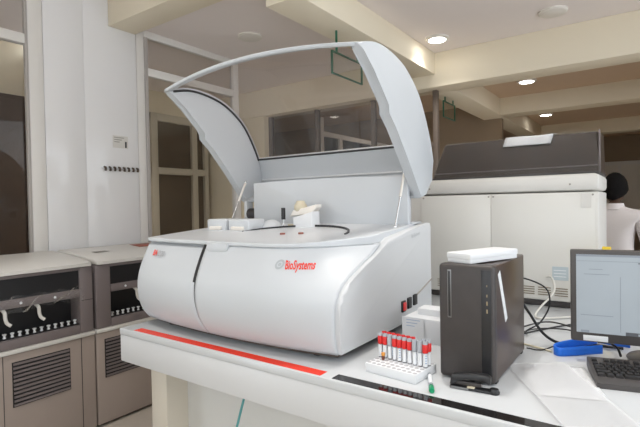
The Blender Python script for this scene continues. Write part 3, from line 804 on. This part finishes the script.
cells = [(c, 'red-capped blood tube with white label standing in the front tube row of the foam rack', 'cap_red', 'cap_grey', 'front red-capped tubes') for c in layout]
cells += [(c, 'pale grey-capped blood tube among the red caps in the foam rack', 'cap_grey', 'cap_grey', 'pale-capped tubes') for c in pale]
cells += [(c, 'red-capped blood tube in the rear tube row of the foam rack', 'cap_red', 'cap_red', 'rear red-capped tubes') for c in back]
for (i, j), lab, cm, tm, gr in cells:
    hx, hy = -.086+.0191*i, -.056+.0224*j
    p = rot @ Vector((hx, hy, 0)); k += 1
    tube_thing(lab, (RKX+p.x, RKY+p.y, .930), cm, tm, k, gr)
p = rot @ Vector((-.048+.0, -.011, 0))
am = thing('sample_cup', 'tiny amber-capped sample cup standing among the blood tubes', 'sample cup', (RKX+p.x-.012, RKY+p.y, .9306))
lathe('cup', [(.001, 0), (.004, 0), (.0055, .006), (.0055, .016), (.001, .016)], 'blood', am, n=12)
lathe('cap', [(.006, .015), (.0068, .017), (.0068, .025), (.001, .026)], 'cap_amber', am, n=12)
# green capped tube lying on the bench
gt = thing('blood_tube', 'green-capped tube lying on the bench beside the foam rack', 'test tube', (.325, -.012, .9085), math.radians(25))
rx = Matrix.Rotation(PI/2, 3, 'X')
lathe('barrel', [(.001, -.060), (.005, -.058), (.0064, -.052), (.0064, .055), (.001, .055)], 'tube_glass', gt, n=14, mtx=rx)
lathe('label_sleeve', [(.0066, -.04), (.0068, -.04), (.0068, .03), (.0066, .03)], 'label_white', gt, n=14, mtx=rx)
lathe('cap', [(.0066, .048), (.0082, .05), (.0084, .078), (.0075, .081), (.001, .081)], 'cap_green', gt, n=14, mtx=rx)

# white carton and folded leaflet behind the tubes
ct = thing('white_carton', 'white carton standing against the analyser side behind the tubes', 'box', (.145, .40, .90))
box('carton', -.085, .075, -.035, .10, 0, .098, 'white_box', ct, r=.004)
box('flap', -.05, .073, .02, .098, .097, .125, 'white_box', ct, r=.003)
lf = thing('leaflet', 'white printed leaflet leaning on the carton behind the tubes', 'paper', (.105, .358, .90))
box('sheet', -.048, .045, -.003, .0, 0, .100, 'paper', lf)
for k in range(3): box('text_line', -.03, .03-.012*k, -.0036, -.003, .088-.012*k, .0905-.012*k, 'label_blue', lf)

# stapler, jaws open
st = thing('stapler', 'black stapler lying open in front of the desktop computer', 'stapler', (.440, .008, .90), math.radians(6)); st.scale = (.86, .86, .9)
box('base', -.065, .085, -.020, .012, 0, .010, 'pc_band', st, r=.004)
box('base_rail', -.062, .0, -.0215, -.018, .002, .009, 'silver', st, r=.001)
box('anvil', -.005, .020, -.022, .0, .010, .014, 'beige', st, r=.001)
extr('handle', [(-.062, .030), (-.055, .046), (.0, .056), (.06, .058), (.072, .050), (.072, .030), (.062, .030), (.058, .044), (.0, .040), (-.04, .030), (-.05, .012), (-.065, .012)], 'y', -.016, .010, 'pc_band', st, r=.003)
box('magazine', -.06, .04, -.010, .004, .012, .026, 'pc_front', st, r=.003)
lathe('tip', [(.001, 0), (.016, .0), (.018, .006), (.014, .016), (.001, .018)], 'pc_band', st, (.082, -.004, .0), n=16)
lathe('hinge_pin', [(.001, -.018), (.005, -.018), (.005, .014), (.001, .014)], 'silver', st, (-.05, 0, .026), n=10, mtx=Matrix.Rotation(PI/2, 3, 'X'))

# papers and clear sleeves on the bench
def sheet(name, label, c, sx, sy, rz, m, bump, z0, cat):
    def fn(u, v):
        x = (u-.5)*sx; y = (v-.5)*sy
        z = z0+bump*(math.sin(u*4.1+1.0)*math.sin(v*5.3+.4)+1)*.5+bump*1.2*max(0, u-.8)*5*(v*.5)
        return (c[0]+x*math.cos(rz)-y*math.sin(rz), c[1]+x*math.sin(rz)+y*math.cos(rz), .9012+z)
    return tag(grid(name, fn, 16, 16, m, None, 60, .0006 if m == 'paper' else 0, 1), label, cat)
sheet('paper_sheet', 'white paper sheet lying under the clear sleeve beside the computer', (.655, .22), .19, .27, math.radians(20), 'paper', .002, .0004, 'paper')
sheet('plastic_sleeve', 'clear plastic sleeve spread over the paper on the bench', (.675, .13), .19, .46, math.radians(30), 'sheet', .006, .0030, 'plastic sleeve')

# blue strap
def ribbon(name, label, pts, wd, m, cat, th=.004):
    P_ = spline(pts, 6)
    def fn(u, v):
        i = min(int(u*(len(P_)-1)), len(P_)-1); p = P_[i]; return (p.x, p.y, p.z+wd*(v-.5))
    return tag(grid(name, fn, len(P_)-1, 3, m, None, 60, th, 0), label, cat)
ribbon('blue_strap', 'bright blue rubber strap looped in front of the monitor', [(.72, .60, .945), (.67, .56, .937), (.61, .515, .925), (.595, .49, .918), (.615, .475, .915), (.65, .50, .916), (.70, .54, .918), (.74, .57, .920)], .031, 'blue', 'strap')
ribbon('blue_strap', 'short piece of blue strap behind the monitor base', [(.70, .72, .914), (.76, .70, .914), (.82, .70, .914)], .02, 'blue', 'strap')

# cables behind the computer
def cable(label, pts, m='cable_black', r=.004): return tag(tube('cable', spline(pts, 8), r, m), label, 'cable')
B0 = .9045
cable('thick black power cable dropping from the back of the desktop computer', [(.46, .474, 1.13), (.475, .50, 1.09), (.505, .53, 1.03), (.545, .57, .95), (.60, .60, .912), (.68, .64, .910), (.80, .66, .909)], r=.0055)
cable('thin black cable looping upward behind the desktop computer', [(.45, .474, 1.16), (.48, .55, 1.16), (.55, .60, 1.12), (.56, .62, 1.05), (.52, .65, .97), (.47, .66, .93), (.46, .70, B0)], r=.003)
cable('grey-white cable curling down from the second analyser', [(.44, 1.290, 1.06), (.47, 1.26, 1.06), (.485, 1.22, 1.0), (.44, 1.12, .935), (.43, 1.04, B0+.002), (.47, 1.0, B0+.002), (.60, 1.12, B0+.002)], 'cable_white', .005)
cable('black cable stretched flat from the computer toward the monitor', [(.40, .60, B0), (.50, .80, B0), (.62, .98, B0), (.80, 1.02, B0)], r=.0035)
cable('black cable bending between the computer and the monitor base', [(.40, .74, B0), (.50, .90, B0+.012), (.62, .86, B0+.010), (.72, .80, B0), (.84, .76, B0)], r=.0035)
cable('black cable crossing the others behind the computer', [(.42, .52, B0+.006), (.47, .75, B0+.008), (.60, .82, B0+.008), (.74, .72, B0+.006)], r=.003)
cable('pair-end black cable lying nearest the paper', [(.50, .50, B0), (.55, .50, B0), (.60, .56, B0+.01), (.68, .60, B0+.012)], r=.0025)
cable('black keyboard cable snaking under the monitor', [(.80, .475, .932), (.79, .50, .95), (.77, .53, .955), (.765, .60, .94), (.72, .68, .915)], r=.004)
cable('beige flat cable lying under the black cables', [(.44, .56, B0), (.50, .54, B0), (.56, .515, B0), (.585, .50, B0)], 'beige', .004)

# ================================================================== PERSON
def person():
    t = thing('person', 'person in a pale coat with short black hair, back turned, behind the second analyser', 'person', (.655, 2.93, 0), math.radians(-8)); t.scale = (.97, .97, .968)
    J = {'pelvis': (0, 0, .93, .135, .105), 'waist': (0, .0, 1.08, .13, .10), 'chest': (0, .0, 1.27, .155, .11), 'upper': (0, -.01, 1.385, .13, .085), 'neckb': (0, -.005, 1.44, .060, .058), 'neck': (0, .01, 1.50, .052, .055),
         'shl': (-.165, -.01, 1.375, .062, .06), 'elbl': (-.235, .02, 1.10, .045, .045), 'wrl': (-.20, .20, .98, .030, .028),
         'shr': (.165, -.01, 1.375, .062, .06), 'elbr': (.235, .02, 1.10, .045, .045), 'wrr': (.20, .20, .98, .030, .028),
         'hipl': (-.095, 0, .88, .095, .10), 'kneel': (-.10, .01, .50, .062, .065), 'ankl': (-.10, -.01, .10, .042, .045), 'toel': (-.11, .13, .045, .038, .03),
         'hipr': (.095, 0, .88, .095, .10), 'kneer': (.10, .01, .50, .062, .065), 'ankr': (.10, -.01, .10, .042, .045), 'toer': (.11, .13, .045, .038, .03)}
    Eg = [('pelvis', 'waist'), ('waist', 'chest'), ('chest', 'upper'), ('upper', 'neckb'), ('neckb', 'neck'), ('upper', 'shl'), ('shl', 'elbl'), ('elbl', 'wrl'), ('upper', 'shr'), ('shr', 'elbr'), ('elbr', 'wrr'),
          ('pelvis', 'hipl'), ('hipl', 'kneel'), ('kneel', 'ankl'), ('ankl', 'toel'), ('pelvis', 'hipr'), ('hipr', 'kneer'), ('kneer', 'ankr'), ('ankr', 'toer')]
    # hands: palm and five bent fingers each
    for s, sd in ((-1, 'l'), (1, 'r')):
        wx, wy, wz = J['wr'+sd][:3]
        J['palm'+sd] = (wx-s*.01, wy+.07, wz-.012, .034, .016); Eg.append(('wr'+sd, 'palm'+sd))
        for k, (dx, ln) in enumerate(((-.030, .055), (-.010, .066), (.010, .062), (.030, .048))):
            a, b = 'f%d%s' % (k, sd), 'g%d%s' % (k, sd)
            J[a] = (wx-s*.01+dx, wy+.07+ln*.7, wz-.016, .0085, .0085); J[b] = (wx-s*.01+dx*1.05, wy+.07+ln*1.2, wz-.034, .0075, .0075)
            Eg += [('palm'+sd, a), (a, b)]
        J['t1'+sd] = (wx-s*.045, wy+.06, wz-.012, .010, .010); J['t2'+sd] = (wx-s*.055, wy+.095, wz-.022, .008, .008); Eg += [('wr'+sd, 't1'+sd), ('t1'+sd, 't2'+sd)]
    names = list(J); me = bpy.data.meshes.new('body')
    me.from_pydata([J[n][:3] for n in names], [(names.index(a), names.index(b)) for a, b in Eg], [])
    o = bpy.data.objects.new('body', me); COL.objects.link(o); o.parent = t
    sk = o.modifiers.new('skin', 'SKIN'); sk.use_smooth_shade = True
    for i, n in enumerate(names):
        me.skin_vertices[0].data[i].radius = J[n][3:5]; me.skin_vertices[0].data[i].use_root = (n == 'pelvis')
    ss = o.modifiers.new('sub', 'SUBSURF'); ss.levels = 2; ss.render_levels = 2
    # skin / coat / trousers by height
    m = bpy.data.materials.new('person_cloth'); m.use_nodes = True; nt = m.node_tree; b = nt.nodes['Principled BSDF']; b.inputs['Roughness'].default_value = .8
    tc = nt.nodes.new('ShaderNodeTexCoord'); sx = nt.nodes.new('ShaderNodeSeparateXYZ'); nt.links.new(tc.outputs['Object'], sx.inputs[0])
    cr = nt.nodes.new('ShaderNodeValToRGB'); cr.color_ramp.interpolation = 'CONSTANT'
    e = cr.color_ramp.elements; e[0].color = (.01, .01, .01, 1); e[0].position = 0
    e[1].position = .09/1.8; e[1].color = (.03, .03, .04, 1)
    x = e.new(.60/1.8); x.color = (.75, .70, .69, 1); x = e.new(1.455/1.8); x.color = (.10, .055, .035, 1)
    mu = nt.nodes.new('ShaderNodeMath'); mu.operation = 'DIVIDE'; mu.inputs[1].default_value = 1.8
    nt.links.new(sx.outputs[2], mu.inputs[0]); nt.links.new(mu.outputs[0], cr.inputs[0]); nt.links.new(cr.outputs[0], b.inputs['Base Color'])
    me.materials.append(m)
    # coat skirt and collar
    lathe('coat_skirt', [(.165, .60), (.170, .60), (.158, .85), (.150, 1.05), (.148, 1.05)], 'coat', t, n=24)
    lathe('collar', [(.070, 1.425), (.075, 1.43), (.064, 1.475), (.060, 1.475)], 'coat', t, n=20)
    # head with face
    def head_fn(th, ph):
        x = math.sin(ph)*math.cos(th); y = math.sin(ph)*math.sin(th); z = math.cos(ph)
        rx, ry, rz = .076, .096, .118
        jaw = 1-.22*max(0, -z)**1.2
        px, py, pz = x*rx*jaw, y*ry*(jaw if y > 0 else 1-.15*max(0, -z)), z*rz
        if y > .3: py += .016*math.exp(-((z+.18)/.16)**2-(x/.16)**2)        # nose
        if y > .3: py -= .008*math.exp(-((z-.02)/.12)**2-((abs(x)-.38)/.18)**2)  # eye sockets
        if y > .3: py += .005*math.exp(-((z+.52)/.08)**2-(x/.28)**2)        # lips
        return (px, py+.02, pz+1.585)
    n1, n2 = 36, 28
    hd = grid('head', lambda u, v: head_fn(u*2*PI, .02+v*(PI-.04)), n1, n2, 'skin', t, 180)
    for s in (-1, 1):
        lathe('eye', [(.001, -.009), (.008, -.006), (.010, 0), (.008, .006), (.001, .009)], 'label_white', hd, (s*.030, .098, 1.588), n=10)
        lathe('ear', [(.001, -.006), (.016, -.004), (.020, 0), (.016, .004), (.001, .006)], 'skin', hd, (s*.078, .012, 1.575), n=12, mtx=Matrix.Rotation(PI/2, 3, 'Y') @ Matrix.Diagonal((1.5, .9, 1)))
    def hair_fn(u, v):
        th = u*2*PI; fr = .5+.5*math.sin(th)
        ph = .02+v*((PI*.70)*(1-fr)+PI*.36*fr)
        x, y, z = head_fn(th, ph); c = Vector((0, .02, 1.585)); d = Vector((x, y, z))-c
        k = 1.11+.012*math.sin(th*9+ph*7)+.01*math.sin(th*17-ph*13)
        return c+d*k
    grid('hair', hair_fn, 48, 24, 'hair', t, 180, .008, -1)
person()
